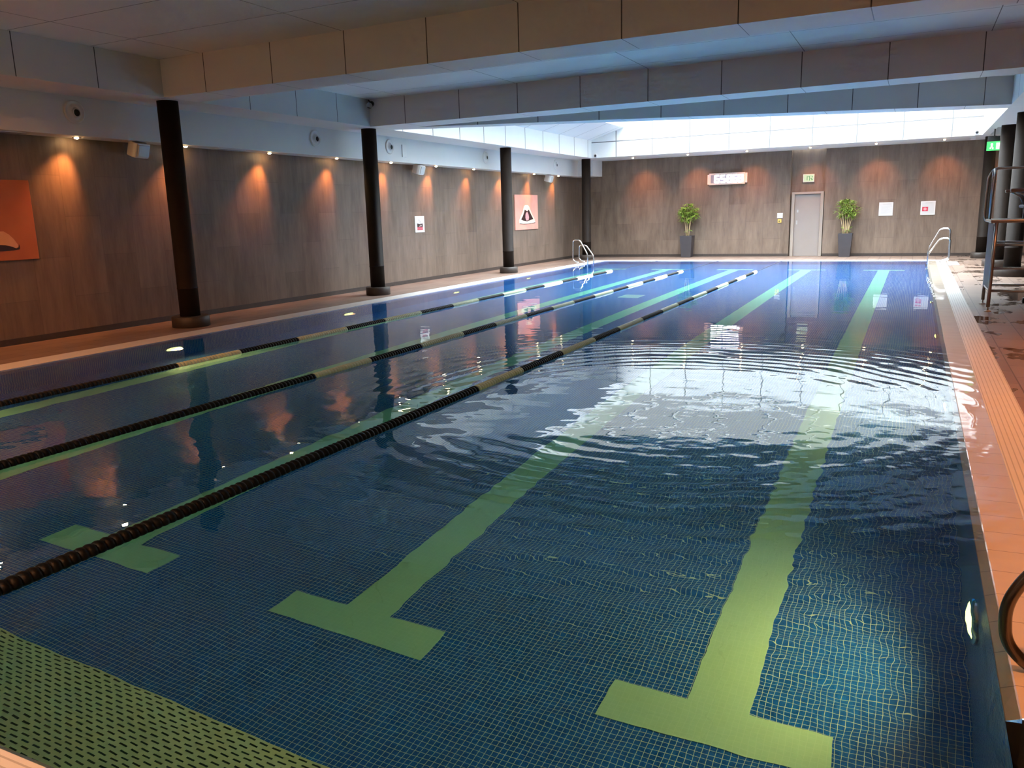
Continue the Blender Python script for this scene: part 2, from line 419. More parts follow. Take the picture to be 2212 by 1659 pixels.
# recess
quad(bm, [(x1, 1.9, -.5), (.59, 1.9, -.5), (.59, 2.74, -.5), (x1, 2.74, -.5)], 2)
quad(bm, [(x1, 2.74, -.5), (.59, 2.74, -.5), (.59, 2.74, .0), (x1, 2.74, zb)], 2)
quad(bm, [(x1, 1.9, -.5), (.59, 1.9, -.5), (.59, 1.9, .0), (x1, 1.9, zb)], 2); quad(bm, [(.59, 1.9, -.5), (.59, 2.74, -.5), (.59, 2.74, 0), (.59, 1.9, 0)], 2)
me_b = bpy.data.meshes.new('pool_basin'); bm.to_mesh(me_b); bm.free()
for k in ('mosaic', 'coping', 'dark_tile'): me_b.materials.append(M[k])
basin = bpy.data.objects.new('pool_basin', me_b); COL.objects.link(basin); struct(basin, 'blue mosaic pool basin')
LX = [-.67, -2.62, -4.57, -6.52, -8.32]
for x in LX:
    bm = bm_new(); w, t = .14, .50
    pts = [(x - t, 3.14), (x + t, 3.14), (x + t, 3.395), (x + w, 3.395), (x + w, 23.75), (x + t, 23.75), (x + t, 24.0), (x - t, 24.0), (x - t, 23.75), (x - w, 23.75), (x - w, 3.395), (x - t, 3.395)]
    add_prism(bm, pts, -PD - .004, -PD + .003); struct(obj('lane_line', bm, M['lane'], basin))
bm = bm_new(); add_box(bm, (PXL + .002, PYN + .002, -PD - .004), (PXR - .002, 2.36, -PD + .004)); struct(obj('ribbed_floor_strip', bm, M['dash'], basin))
t = thing('floor_drain', 'pale square drain cover on the pool floor between two lane lines', 'drain', (-5.28, 16.48, -PD))
box('cover', (-.22, -.28, -.002), (.22, .28, .012), M['white_pl'], t, .003)
bm = bm_new()
for i in range(6): add_box(bm, (-.18, -.235 + i * .085, .012), (.18, -.205 + i * .085, .014))
obj('slots', bm, M['grey_pl'], t)

bm = bm_new()   # water: one sheet at deck level that also floods the tile ledge
e_ = .001
add_prism(bm, [(WXL + e_, WYN + e_), (.405, WYN + e_), (.405, 1.9 + e_), (.590 - e_, 1.9 + e_), (.590 - e_, 2.74 - e_), (.405, 2.74 - e_), (.405, WYB - e_), (WXL + e_, WYB - e_)], -1.35, 0)
water = obj('pool_water', bm, M['water'])
tag(water, 'clear blue water filling the pool to deck level, with ripple rings', 'water', kind='stuff')

def grate(name, a, b, mat, label):
    bm = bm_new(); add_box(bm, (a[0], a[1], -.30), (b[0], b[1], .010)); return tag(obj(name, bm, mat, None, None, .003), label, 'grate')
grate('overflow_grate', (GXL, GYN), (WXL, GYB), M['grate_y'], 'long white overflow grate between the water and the left row of columns')
grate('overflow_grate', (WXR, GYN), (GXR, GYB), M['grate_y'], 'long pale ribbed overflow grate between the water and the lifeguard chair')
grate('overflow_grate', (WXL, WYB), (WXR, GYB), M['grate_x'], 'white overflow grate across the far end below the plants')
grate('overflow_grate', (WXL, GYN), (WXR, WYN), M['grate_x'], 'overflow grate across the near end in the bottom left corner')
tag(box('deck_slab', (.86, 24.45, 0), (1.12, 25.85, .012), M['white_pl'], None, .003), 'white rectangular slab lying on the brown deck beside the far ladder', 'slab')

def wall(name, a, b, mat, label=None): return struct(box(name, a, b, mat), label)
wall('wall_left', (XW - .2, YF - .2, -.3), (XW, YW + .9, 4.6), M['wall_l'], 'dark brown streaked tile wall')
bm = bm_new()   # end wall with the door alcove
AX0, AX1, AD = -3.79, -2.72, .14
add_box(bm, (XW, YW, 0), (AX0, YW + .9, ZT + .1)); add_box(bm, (AX1, YW, 0), (XR, YW + .9, ZT + .1)); add_box(bm, (AX0, YW + AD, 0), (AX1, YW + .9, ZT + .1))
struct(obj('wall_back', bm, M['wall_b']), 'dark brown streaked tile end wall')
wall('wall_right', (XR, YF - .2, -.3), (XR + .2, YW + .9, 4.6), M['wall_l'])
wall('wall_front', (XW, YF - .2, -.3), (XR, YF, 4.6), M['wall_b'])
bm = bm_new(); add_box(bm, (XW, YW - .012, 0), (AX0, YW, .09)); add_box(bm, (AX1, YW - .012, 0), (XR, YW, .09))
struct(obj('baseboard_back', bm, M['plinth']))
struct(box('baseboard_left', (XW, YF, 0), (XW + .012, YW - .012, .09), M['plinth']))

# door in the alcove
d = thing('door_1', 'pale grey door in taupe frame set in the end wall', 'door', (-3.245, YW + AD, 0)); d['kind'] = 'structure'
bm = bm_new()
for a, b in (((-.50, -.13, 0), (-.405, 0, 2.10)), ((.405, -.13, 0), (.50, 0, 2.10)), ((-.405, -.13, 2.03), (.405, 0, 2.10))): add_box(bm, a, b)
obj('door_frame', bm, M['doorframe'], d, None, .004)
lf = box('door_leaf', (-.403, -.05, .005), (.403, 0, 2.02), M['door'], d)
bm = bm_new(); add_box(bm, (-.33, -.056, 1.44), (-.28, -.049, 1.53)); add_box(bm, (-.34, -.056, 1.05), (-.30, -.049, 1.18)); obj('door_plate', bm, M['grey_pl'], lf)

# ------------------------------------------------------------------ ceilings, beams, rooflight well
def slab(name, pts, z0, z1, mat, label=None):
    bm = bm_new(); add_prism(bm, pts, z0, z1); return struct(obj(name, bm, mat), label)
def yA(x, o=0): return 8.948 - .0115 * x + o
def yB(x, o=0): return 14.047 - .0163 * x + o
def yC(x, o=0): return 18.456 + .408 * x + o
def beam(name, f0, f1, z1, matf, label):
    bm = bm_new(); pts = [(XS0, f0(XS0)), (XS1, f0(XS1)), (XS1, f1(XS1)), (XS0, f1(XS0))]
    add_prism(bm, pts, ZT, z1)
    bmesh.ops.recalc_face_normals(bm, faces=bm.faces[:])
    for f in bm.faces: f.material_index = 1 if f.normal.z < -.5 else 0
    return struct(obj(name, bm, [matf, M['pan_soff']]), label)
beam('beam_1', yA, lambda x: yA(x, .645), 4.4, M['pan_x'], 'nearest boxed ceiling beam')
beam('beam_2', yB, lambda x: yB(x, .69), 4.4, M['pan_x'], 'second boxed ceiling beam')
XCI = -9.30   # where the skewed beam meets the second beam
bm = bm_new()
add_prism(bm, [(XS0, 14.905), (-9.40, 14.885), (XS1, yC(XS1)), (XS1, yC(XS1, .70)), (XS0, yC(XS0, .70))], ZT, 4.75)
bmesh.ops.recalc_face_normals(bm, faces=bm.faces[:])
for f in bm.faces:
    f.material_index = 1 if f.normal.z < -.5 else (2 if f.normal.y > .3 else 0)
struct(obj('beam_3', bm, [M['pan_c'], M['pan_soff'], M['pan_well']]), 'skewed beam on the near side of the rooflight')
slab('ceiling', [(XS0, YF), (XS1, YF), (XS1, yA(XS1)), (XS0, yA(XS0))], ZC, 4.4, M['pan_ceil'], 'panelled ceiling of the nearest bay')
slab('ceiling', [(XS0, yA(XS0, .645)), (XS1, yA(XS1, .645)), (XS1, yB(XS1)), (XS0, yB(XS0))], ZC, 4.4, M['pan_ceil'], 'panelled ceiling of the second bay')
slab('ceiling', [(XS0, yB(XS0, .69)), (XS1, yB(XS1, .69)), (XS1, yC(XS1)), (-9.40, 14.885), (XS0, 14.905)], ZC, 4.4, M['pan_ceil'], 'ceiling of the wedge shaped bay')
# side beams (their faces close the bays) with flat soffits
def side(name, a, b, mats, label=None):
    bm = bm_new(); add_box(bm, a, b); bmesh.ops.recalc_face_normals(bm, faces=bm.faces[:])
    for f in bm.faces: f.material_index = 1 if f.normal.z < -.5 else 0
    return struct(obj(name, bm, mats), label)
side('beam_4', (XW, YF, ZT), (XS0, 9.06, 4.6), [M['pan_y'], M['white_paint']])
side('beam_4', (XW, 9.06, ZT), (XS0, 15.0, 4.6), [M['pan_y2'], M['white_paint']])
side('beam_4', (XW, 15.0, ZT), (XS0, YW, 4.75), [M['pan_welly'], M['white_paint']])
side('beam_5', (XS1, YF, ZT), (1.72, YS1, 4.75), [M['pan_welly'], M['white_paint']])
side('trim_1', (1.72, YF, ZT), (XR, 24.55, 4.0), [M['white_paint'], M['white_paint']])
side('trim_2', (1.72, YS1 + .15, ZT), (XR, YW, 4.0), [M['white_paint'], M['white_paint']])
side('trim_3', (1.72, 24.55, ZC), (XR, YS1 + .15, 4.3), [M['white_paint'], M['white_paint']])
bm = bm_new(); add_box(bm, (XS0, YS1, ZT), (XS1, YW, 4.75)); add_box(bm, (XS1, YS1, ZT), (1.72, YW, 4.75)); bmesh.ops.recalc_face_normals(bm, faces=bm.faces[:])
for f in bm.faces: f.material_index = 1 if f.normal.z < -.5 else 0
struct(obj('beam_6', bm, [M['pan_well'], M['white_paint']]), 'white panelled fascia along the far end of the rooflight')
# sloping lining on the left side of the well
bm = bm_new()
for y0_, y1_ in ((15.6, 26.995),):
    v = [bm.verts.new(p) for p in ((XS0 + .005, y0_, 4.02), (-8.926, y0_ + .5, 4.377), (-8.926, y1_, 4.377), (XS0 + .005, y1_, 4.02), (XS0 + .005, y0_, 4.74), (-8.926, y0_ + .5, 4.74), (-8.926, y1_, 4.74), (XS0 + .005, y1_, 4.74))]
    for q in ((0, 1, 2, 3), (4, 7, 6, 5), (0, 4, 5, 1), (1, 5, 6, 2), (2, 6, 7, 3), (3, 7, 4, 0)): bm.faces.new([v[i] for i in q])
struct(obj('trim_4', bm, M['slope']), 'sloping white lining of the rooflight well')
# bulkhead along the left wall
struct(box('trim_5', (XW, YF, ZL), (-10.95, 27.95, ZT), M['white_paint']), 'white bulkhead above the left wall')
struct(box('trim_6', (XW, 27.95, ZL), (-10.40, YW, ZT), M['white_paint']), 'white boxed corner of the bulkhead')
# rooflight
win = thing('window_1', 'large rooflight over the far half of the pool', 'rooflight', (0, 0, 4.75)); win['kind'] = 'structure'
bm = bm_new()
for i in range(9):
    x = -8.9 + i * 1.304; add_box(bm, (x - .03, 15.3, .0), (x + .03, 27.05, .09))
for y in (19.6, 23.3, 26.97): add_box(bm, (-10.1, y - .03, .01), (1.6, y + .03, .08))
obj('glazing_bars', bm, M['white_pl'], win)
bm = bm_new(); quad(bm, [(-10.1, 15.0, .05), (1.6, 15.0, .05), (1.6, 27.1, .05), (-10.1, 27.1, .05)]); obj('glass_pane', bm, M['glaze'], win)

# ------------------------------------------------------------------ columns
def column(x, y, label, pr_=.26, r=.155, grp='left row'):
    t = thing('column', label, 'column', (x, y, 0)); t['kind'] = 'thing'
    bm = bm_new(); add_lathe(bm, [(r, .168), (r, .60), (r + .004, .602), (r + .004, .622), (r, .624), (r, ZT)], 32); obj('shaft', bm, M['bronze'], t)
    bm = bm_new(); add_lathe(bm, [(pr_ - .01, 0), (pr_, .006), (pr_, .16), (pr_ - .012, .17)], 32); obj('plinth', bm, M['plinth'], t)
column(-10.36, 9.372, 'dark bronze round column nearest on the left, beneath the first beam', .29)
column(-10.36, 14.537, 'dark bronze round column beneath the second beam, left of the small framed sign')
column(-10.36, 20.943, 'dark bronze round column just left of the pink yoga picture')
column(-10.40, 27.298, 'dark bronze round column in the far left corner behind the ladder')
column(1.97, 20.94, 'dark round column directly behind the lifeguard chair at the right edge', .36, .17)
column(1.93, 24.10, 'dark round column partly hidden between the chair and the green exit light', .34, .17)
column(1.80, 27.75, 'dark round column in the far right corner below the green exit light', .27, .15)

# ------------------------------------------------------------------ lane ropes
def rope(x, label, y_near=1.32):
    t = thing('lane_rope', label, 'lane rope', (x, 0, -.005), 0, 'floating lane ropes')
    bm = bm_new(); add_tube(bm, [(0, WYN + .004, 0), (0, WYB - .004, 0)], .012, 6); obj('cable', bm, M['cable'], t)
    meshes = []
    for mat in ('black_pl', 'cream_pl'):
        bm = bm_new(); p = .0985
        add_lathe(bm, [(.034, -p * .50), (.046, -p * .44), (.050, -p * .25), (.046, -p * .06), (.034, 0), (.046, p * .06), (.050, p * .25), (.046, p * .44), (.034, p * .50)], 14, 'Y')
        me = bpy.data.meshes.new('float'); bmesh.ops.recalc_face_normals(bm, faces=bm.faces[:]); bm.to_mesh(me); bm.free(); me.materials.append(M[mat]); meshes.append(me)
    y = y_near + .15; k = 0; rest = bm_new(); seen0 = {-3.62: 1.8, -5.55: 3.1, -7.54: 4.4}[x]
    while y < 21.75:
        if y < 6.5: c = 0
        elif y < 20: c = 1 - int((y - 6.5) / 1.05) % 2
        else: c = 1 - int((y - 6.5) / 1.05) % 2
        if y >= seen0 and k < 100:
            o = bpy.data.objects.new('float', meshes[c]); COL.objects.link(o); o.parent = t; o.location = (0, y, 0); k += 1
        else:
            for v in ():
                pass
            p = .0985
            add_lathe(rest, [(.034, -p * .50), (.046, -p * .44), (.050, -p * .25), (.046, -p * .06), (.034, 0), (.046, p * .06), (.050, p * .25), (.046, p * .44), (.034, p * .50)], 10, 'Y', (0, y, 0), c)
        y += .0985
    o = obj('float', rest, [M['black_pl'], M['cream_pl']], t); o['kind'] = 'stuff'
rope(-3.62, 'lane rope nearest the camera, crossing the middle of the ripples')
rope(-5.55, 'middle lane rope of the three, black and cream floats')
rope(-7.54, 'lane rope closest to the left row of columns')

# ------------------------------------------------------------------ lights (fixtures with their lamps)
def spot(loc, target, power, col, size, blend=.6, rad=.03, parent=None):
    l = bpy.data.lights.new('spot_lamp', 'SPOT'); l.energy = power; l.color = col; l.spot_size = math.radians(size); l.spot_blend = blend; l.shadow_soft_size = rad
    o = bpy.data.objects.new('spot_lamp', l); COL.objects.link(o)
    dv = Vector(target) - Vector(loc); o.location = loc; o.rotation_euler = dv.to_track_quat('-Z', 'Y').to_euler()
    return o
def downlight_proto():
    t = thing('downlight', '', 'downlight')
    bm = bm_new(); add_lathe(bm, [(.034, -.002), (.050, -.010), (.056, -.004), (.056, 0)], 20, cap=False); obj('trim_ring', bm, M['steel'], t)
    bm = bm_new(); add_lathe(bm, [(.034, -.002), (.030, -.016), (.018, -.026), (.001, -.028)], 16); obj('bulb', bm, M['bulb'], t)
    return t
DL = downlight_proto(); first = [True]
def downlight(loc, label, grp):
    if first[0]:
        first[0] = False; DL.location = loc; DL['label'] = label; DL['group'] = grp; return DL
    return dup(DL, loc, label, group=grp)
WARM = (1.0, .32, .08)
lw = [(8.34, 'glowing downlight under the first air vent on the left bulkhead'), (10.36, 'glowing downlight just right of the nearest left column'),
      (12.38, 'glowing downlight between the nearest column and the second air vent'), (14.42, 'glowing downlight just left of the second column'),
      (16.45, 'glowing downlight under the air vent beside the wall plate'), (18.48, 'glowing downlight right of the second loudspeaker'),
      (20.50, 'glowing downlight just left of the third column'), (22.52, 'downlight hidden behind the third column head'),
      (24.55, 'glowing downlight above the pink yoga picture'), (26.58, 'glowing downlight nearest the far left corner'),
      (6.32, 'downlight above the orange picture at the left edge'), (4.30, 'downlight beyond the left edge of view, second'), (2.28, 'downlight beyond the left edge of view, third')]
for y, lb in lw:
    downlight((-11.14, y, ZL), lb, 'downlights washing the left wall')
    spot((-11.10, y, ZL - .04), (-11.35, y - .30, 2.05), 160, WARM, 68, 1.0, .05)
for x, lb in ((-8.92, 'glowing downlight at the left end of the far soffit'), (-7.01, 'glowing downlight above the left potted plant'), (-5.07, 'glowing downlight above the lit digital clock'),
              (-3.12, 'glowing downlight above the door'), (-1.22, 'glowing downlight above the right potted plant'), (.62, 'glowing downlight at the right end of the far soffit'), (2.50, 'downlight hidden by the columns in the far right corner'), (4.35, 'downlight beyond the right edge of view')):
    downlight((x, 27.95, ZT), lb, 'downlights washing the end wall')
    spot((x, 27.97, ZT - .04), (x + (.22 if x < -6 else .08), YW + .02, 2.1), 120, WARM, 72, 1.0, .05)
# warm ceiling lamps over the near part of the deck (they stand above and behind the camera)
near = [((1.95, 2.4, ZT), 'ceiling downlight over the near right deck'), ((1.95, 5.6, ZT), 'ceiling downlight over the right deck, second'), ((1.95, 8.8, ZT), 'ceiling downlight over the right deck, third'), ((1.95, 12.0, ZT), 'ceiling downlight over the right deck, fourth'),
        ((-2.6, .2, ZC), 'ceiling downlight over the near end, middle'), ((-6.5, .2, ZC), 'ceiling downlight over the near end, left'), ((1.0, -1.2, ZC), 'ceiling downlight behind the camera'),
        ((-8.9, 4.4, ZC), 'ceiling downlight over the left part of the near bay')]
NP = {0: 460, 1: 420, 2: 430, 3: 170, 4: 420, 5: 620, 6: 220, 7: 300}
for i, (p_, lb) in enumerate(near):
    downlight(p_, lb, 'ceiling downlights over the near deck')
    spot((p_[0], p_[1], p_[2] - .05), (p_[0] - (.55 if i < 4 else {5: 2.5, 7: 1.3}.get(i, 0)), p_[1] + {5: 2.5, 7: 2.2}.get(i, 0), 0), NP[i], (1.0, .32, .085), 100, .9, .06)

for p_, lb in (((-3.5, -2.6, ZC), 'added fill light behind the camera, middle'), ((-8.2, -2.6, ZC), 'added fill light behind the camera, left')):  # added fill lamps behind the view, to brighten the near bay
    downlight(p_, lb, 'ceiling downlights over the near deck')
    spot((p_[0], p_[1], p_[2] - .05), (p_[0], p_[1] + 1.5, 0), 700, (1, .74, .52), 150, 1.0, .08)

# underwater lamps
def uw_proto():
    t = thing('underwater_light', '', 'underwater light')
    bm = bm_new(); add_lathe(bm, [(.160, .0), (.160, .018), (.138, .026), (.138, .010)], 24, 'X', cap=False); obj('bezel', bm, M['steel'], t)
    bm = bm_new(); add_lathe(bm, [(.138, .0), (.138, .016), (.10, .030), (.05, .038), (.001, .040)], 24, 'X'); obj('lens', bm, M['uw'], t)
    return t
UW = uw_proto(); ufirst = [True]
def uw(x, y, rz, label):
    z = -.55
    if ufirst[0]:
        ufirst[0] = False; o = UW; o.location = (x, y, z); o.rotation_euler = (0, 0, rz); o['label'] = label; o['group'] = 'underwater lamps in the pool walls'
    else: o = dup(UW, (x, y, z), label, rz, 'underwater lamps in the pool walls')
    s = 1 if rz == 0 else -1
    l = bpy.data.lights.new('pool_lamp', 'SPOT'); l.energy = 150 if y < 7 else (95 if y < 10 else 40); l.color = (1, .44, .15); l.spot_size = math.radians(150); l.spot_blend = .7; l.shadow_soft_size = .09
    q = bpy.data.objects.new('pool_lamp', l); COL.objects.link(q); q.location = (x + s * .06, y, z)
    q.rotation_euler = Vector((s, 0, -.22)).to_track_quat('-Z', 'Y').to_euler()
uw(PXL, 7.92, 0, 'brightest underwater lamp below the nearest left column')
uw(PXL, 11.87, 0, 'underwater lamp in the left pool wall just before the second column')
uw(PXL, 15.80, 0, 'underwater lamp in the left pool wall just past the second column')
uw(PXL, 19.65, 0, 'underwater lamp in the left pool wall before the third column')
uw(PXL, 23.55, 0, 'underwater lamp in the left pool wall before the far ladder')
uw(PXL, 3.97, 0, 'underwater lamp in the left pool wall outside the left edge of view')
uw(PXR, 3.90, PI, 'large glowing underwater lamp beside the near grab rail')
uw(PXR, 7.80, PI, 'underwater lamp in the right pool wall, second from the camera')
uw(PXR, 11.80, PI, 'underwater lamp in the right pool wall, third from the camera')
uw(PXR, 15.75, PI, 'underwater lamp in the right pool wall, fourth from the camera')
uw(PXR, 19.70, PI, 'underwater lamp in the right pool wall, fifth from the camera')
uw(PXR, 23.60, PI, 'underwater lamp in the right pool wall by the far ladder')

# daylight
w = bpy.data.worlds.new('sky'); sc.world = w; w.use_nodes = True; nt = w.node_tree; nt.nodes.clear()
bg = nt.nodes.new('ShaderNodeBackground'); wo = nt.nodes.new('ShaderNodeOutputWorld')
tc = nt.nodes.new('ShaderNodeTexCoord'); nz = N(nt, 'ShaderNodeTexNoise', Scale=2.2, Detail=4.0); L(nt, tc.outputs['Generated'], nz.inputs['Vector'])
cr = nt.nodes.new('ShaderNodeValToRGB'); L(nt, nz.outputs[0], cr.inputs[0])
cr.color_ramp.elements[0].position = .3; cr.color_ramp.elements[0].color = (.80, .90, 1.0, 1); cr.color_ramp.elements[1].position = .7; cr.color_ramp.elements[1].color = (.97, 1.0, .98, 1)
L(nt, cr.outputs[0], bg.inputs[0]); zz = nt.nodes.new('ShaderNodeSeparateXYZ'); L(nt, tc.outputs['Generated'], zz.inputs[0])
mr = N(nt, 'ShaderNodeMapRange'); mr.interpolation_type = 'SMOOTHSTEP'; mr.inputs[1].default_value = .25; mr.inputs[2].default_value = .85; mr.inputs[3].default_value = 1.7; mr.inputs[4].default_value = 21.0; L(nt, zz.outputs[2], mr.inputs[0])
L(nt, mr.outputs[0], bg.inputs[1]); L(nt, bg.outputs[0], wo.inputs[0])
pl = bpy.data.lights.new('daylight_portal', 'AREA'); pl.shape = 'RECTANGLE'; pl.size = 11.7; pl.size_y = 12.1; pl.cycles.is_portal = True
po = bpy.data.objects.new('daylight_portal', pl); COL.objects.link(po); po.location = (-4.25, 21.05, 4.86)

# ------------------------------------------------------------------ things on the left wall and bulkhead
def vent(y, label, first_=None):
    t = thing('air_vent', label, 'vent', (-10.95, y, 3.225), 0, 'round air vents on the bulkhead')
    bm = bm_new(); add_lathe(bm, [(.165, 0), (.165, .012), (.150, .026), (.138, .026), (.125, .012), (.085, .020), (.062, .045)], 32, 'X', cap=False); obj('flange', bm, M['white_pl'], t)
    bm = bm_new(); add_lathe(bm, [(.070, .03), (.062, .055), (.054, .058), (.050, .04), (.048, .03)], 24, 'X', (0, .012, -.012), cap=False); obj('nozzle', bm, M['white_pl'], t)
    bm = bm_new(); add_lathe(bm, [(.050, .035), (.046, .046), (.001, .047)], 20, 'X', (0, .012, -.012)); obj('throat', bm, M['dark_hole'], t)
vent(8.21, 'round white air vent nearest the camera, left of the first column')
vent(13.52, 'round white air vent between the first and second columns')
vent(16.14, 'round white air vent just right of the second column')
vent(20.86, 'round white air vent just left of the third column')
vent(25.89, 'round white air vent near the far left corner')
tag(box('wall_plate', (-10.95, 16.64, 3.02), (-10.925, 16.80, 3.30), M['white_pl'], None, .004), 'upright white cover plate beside an air vent on the bulkhead', 'plate')
def sgrille(y0_, label):
    t = thing('soffit_grille', label, 'grille', (-11.14, y0_, ZL))
    bm = bm_new(); add_box(bm, (-.10, -.35, -.012), (.10, .35, 0)); obj('frame', bm, M['white_pl'], t)
    bm = bm_new()
    for i in range(5): add_box(bm, (-.08 + i * .035, -.32, -.016), (-.065 + i * .035, .32, -.012))
    obj('slats', bm, M['grey_pl'], t)
sgrille(7.15, 'slotted white air grille under the bulkhead at the left edge')
sgrille(11.35, 'slotted white air grille under the bulkhead right of the nearest column')
def speaker(y, label):
    t = thing('mounted_loudspeaker', label, 'loudspeaker', (-11.13, y, 2.79), 0, 'white wall loudspeakers')
    R_ = Matrix.Rotation(.12, 4, 'Z') @ Matrix.Rotation(.30, 4, 'Y')
    bm = bm_new()
    pts = [(-.10, -.09), (.06, -.155), (.13, -.14), (.145, 0), (.13, .14), (.06, .155), (-.10, .09)]
    add_prism(bm, pts, -.115, .115)
    for v in bm.verts: v.co = R_ @ v.co
    obj('cabinet', bm, M['white_pl'], t, None, .018)
    bm = bm_new(); add_box(bm, (.135, -.115, -.09), (.152, .115, .09), R_); obj('grille_cloth', bm, M['grey_pl'] if False else M['board_g'], t, None, .01)
    bm = bm_new(); add_tube(bm, [(-.19, 0, .0), (-.11, 0, .02), (-.06, 0, .03)], .018, 8); add_tube(bm, [(-.06, .0, .115), (-.06, 0, .0)], .012, 8); obj('bracket', bm, M['grey_pl'], t)
speaker(9.36, 'white loudspeaker left of the nearest column, below the bulkhead')
speaker(17.58, 'white loudspeaker above the small framed sign')
speaker(25.66, 'white loudspeaker right of the pink yoga picture')
def camera_dome(loc, nrm, label, dark=True):
    t = thing('mounted_security_camera', label, 'camera', loc)
    q = Vector(nrm).to_track_quat('Z', 'Y').to_matrix().to_4x4()
    for nm, prof, mt in (('housing', [(.075, 0), (.075, .02), (.062, .035), (.040, .045)], 'white_pl'), ('lens', [(.042, .036), (.040, .055), (.028, .072), (.001, .080)], 'dark_glass')):
        bm = bm_new(); add_lathe(bm, prof, 20)
        for v in bm.verts: v.co = q @ v.co
        obj(nm, bm, M[mt], t)
camera_dome((-9.93, YS1, 3.515), (0, -1, 0), 'dome camera on the white fascia above the far left column')
camera_dome((1.39, YS1, 3.525), (0, -1, 0), 'dome camera on the white fascia at its far right end')
t = thing('mounted_security_camera', 'black bullet camera in the corner above the second column', 'camera', (-9.98, 14.205, 3.87))
bm = bm_new(); add_tube(bm, [(-.10, .0, .09), (-.04, -.03, .04), (0, -.06, .0)], .014, 8); obj('bracket', bm, M['cable'], t)
bm = bm_new(); add_tube(bm, [(-.01, -.03, .01), (.055, -.20, -.05)], .055, 16); obj('housing', bm, M['black_pl'], t)
bm = bm_new(); add_tube(bm, [(.053, -.195, -.048), (.0555, -.202, -.051)], .062, 16); obj('hood_ring', bm, M['grey_pl'], t)
t = thing('smoke_detector', 'small white detector box under the soffit near the green exit light', 'detector', (1.34, 27.6, ZT))
box('base', (-.09, -.09, -.03), (.09, .09, 0), M['white_pl'], t, .01); box('body', (-.07, -.07, -.075), (.07, .07, -.03), M['white_pl'], t, .015)

def flat_poly(name, pts, x, t_, mat, parent):
    """polygon given as (y, z) lying on a wall that faces +x"""
    bm = bm_new(); a = [bm.verts.new((x, y, z)) for y, z in pts]; b = [bm.verts.new((x + t_, y, z)) for y, z in pts]; n = len(pts)
    for i in range(n): bm.faces.new((a[i], a[(i + 1) % n], b[(i + 1) % n], b[i]))
    bm.faces.new(list(reversed(a))); bm.faces.new(b)
    return obj(name, bm, mat, parent)
# pink picture
t = thing('wall_picture', 'pink canvas picture of a pale figure stretching, right of the third column', 'picture', (XW, 24.265, 1.145))
box('canvas', (.0, -.865, 0), (.035, .865, 1.095), M['print_p'], t, .004)
cv = lambda P_: [((X - 330) / 720 * 1.73 - .865, (1450 - Y) / 1130 * 1.095) for X, Y in P_]
pr = bpy.data.objects
flat_poly('printed_figure', cv([(600, 690), (640, 650), (720, 650), (757, 690), (800, 800), (860, 960), (940, 1130), (950, 1225), (840, 1250), (720, 1262), (560, 1258), (445, 1240), (440, 1140), (500, 1000), (560, 860)]), .035, .002, M['skin'], t)
flat_poly('printed_hair', cv([(620, 800), (660, 830), (700, 850), (750, 800), (800, 920), (890, 1115), (780, 1150), (690, 1185), (560, 1150), (500, 1115), (560, 1000), (600, 880)]), .037, .002, M['ink_dark'], t)
flat_poly('printed_torso', cv([(660, 900), (700, 870), (735, 960), (752, 1060), (730, 1150), (660, 1155), (635, 1060), (640, 960)]), .039, .002, M['ink_pink'], t)
flat_poly('printed_shadow', cv([(445, 1240), (560, 1258), (720, 1262), (840, 1250), (955, 1222), (945, 1250), (780, 1272), (600, 1276), (470, 1262)]), .037, .002, M['ink_dark'], t)
# orange picture
t = thing('wall_picture', 'dark orange canvas picture cut off by the left edge of the photo', 'picture', (XW, 6.745, 1.178))
box('canvas', (0, -.865, 0), (.035, .865, 1.095), M['print_o'], t, .004)
flat_poly('printed_arm', [(-.5, .40), (.40, .40), (.47, .355), (.53, .29), (.575, .215), (.575, .18), (.54, .165), (.48, .19), (.40, .215), (.1, .24), (-.5, .24)], .035, .002, M['skin_o'], t)
flat_poly('printed_shadow', [(-.5, .235), (.1, .235), (.40, .21), (.50, .185), (.545, .16), (.58, .175), (.595, .22), (.60, .17), (.59, .145), (.50, .135), (.2, .13), (-.5, .13)], .0355, .002, M['ink_dark'], t)
# framed sign
t = thing('framed_sign', 'small white framed sign with black and red blocks on the left wall', 'sign', (XW, 17.84, 1.245))
box('frame', (0, -.218, 0), (.018, .218, .405), M['white_pl'], t, .004)
box('sheet', (.018, -.185, .03), (.020, .185, .375), M['board'], t)
flat_poly('black_print', [(-.13, .135), (.13, .135), (.13, .225), (.115, .228), (.09, .20), (.06, .232), (.02, .205), (-.02, .205), (-.05, .232), (-.08, .205), (-.11, .228), (-.13, .225)], .020, .0015, M['ink_dark'], t)
bm = bm_new()
for z, h_ in ((.060, .022), (.086, .020), (.110, .022)): add_box(bm, (.020, -.13, z), (.0215, .13, z + h_))
obj('red_print', bm, M['red'], t)
bm = bm_new(); add_tube(bm, [(.0215, -.03, .325), (.0215, -.045, .30), (.0215, -.01, .285), (.0215, .02, .27), (.0215, .005, .25), (.0215, -.01, .242)], .005, 6, .01); obj('printed_squiggle', bm, M['grey_pl'], t)
bm = bm_new(); add_tube(bm, [(.022, -.05, .165), (.022, -.01, .150), (.022, .05, .185), (.022, .07, .155)], .008, 6, .01); obj('white_print', bm, M['board'], t)

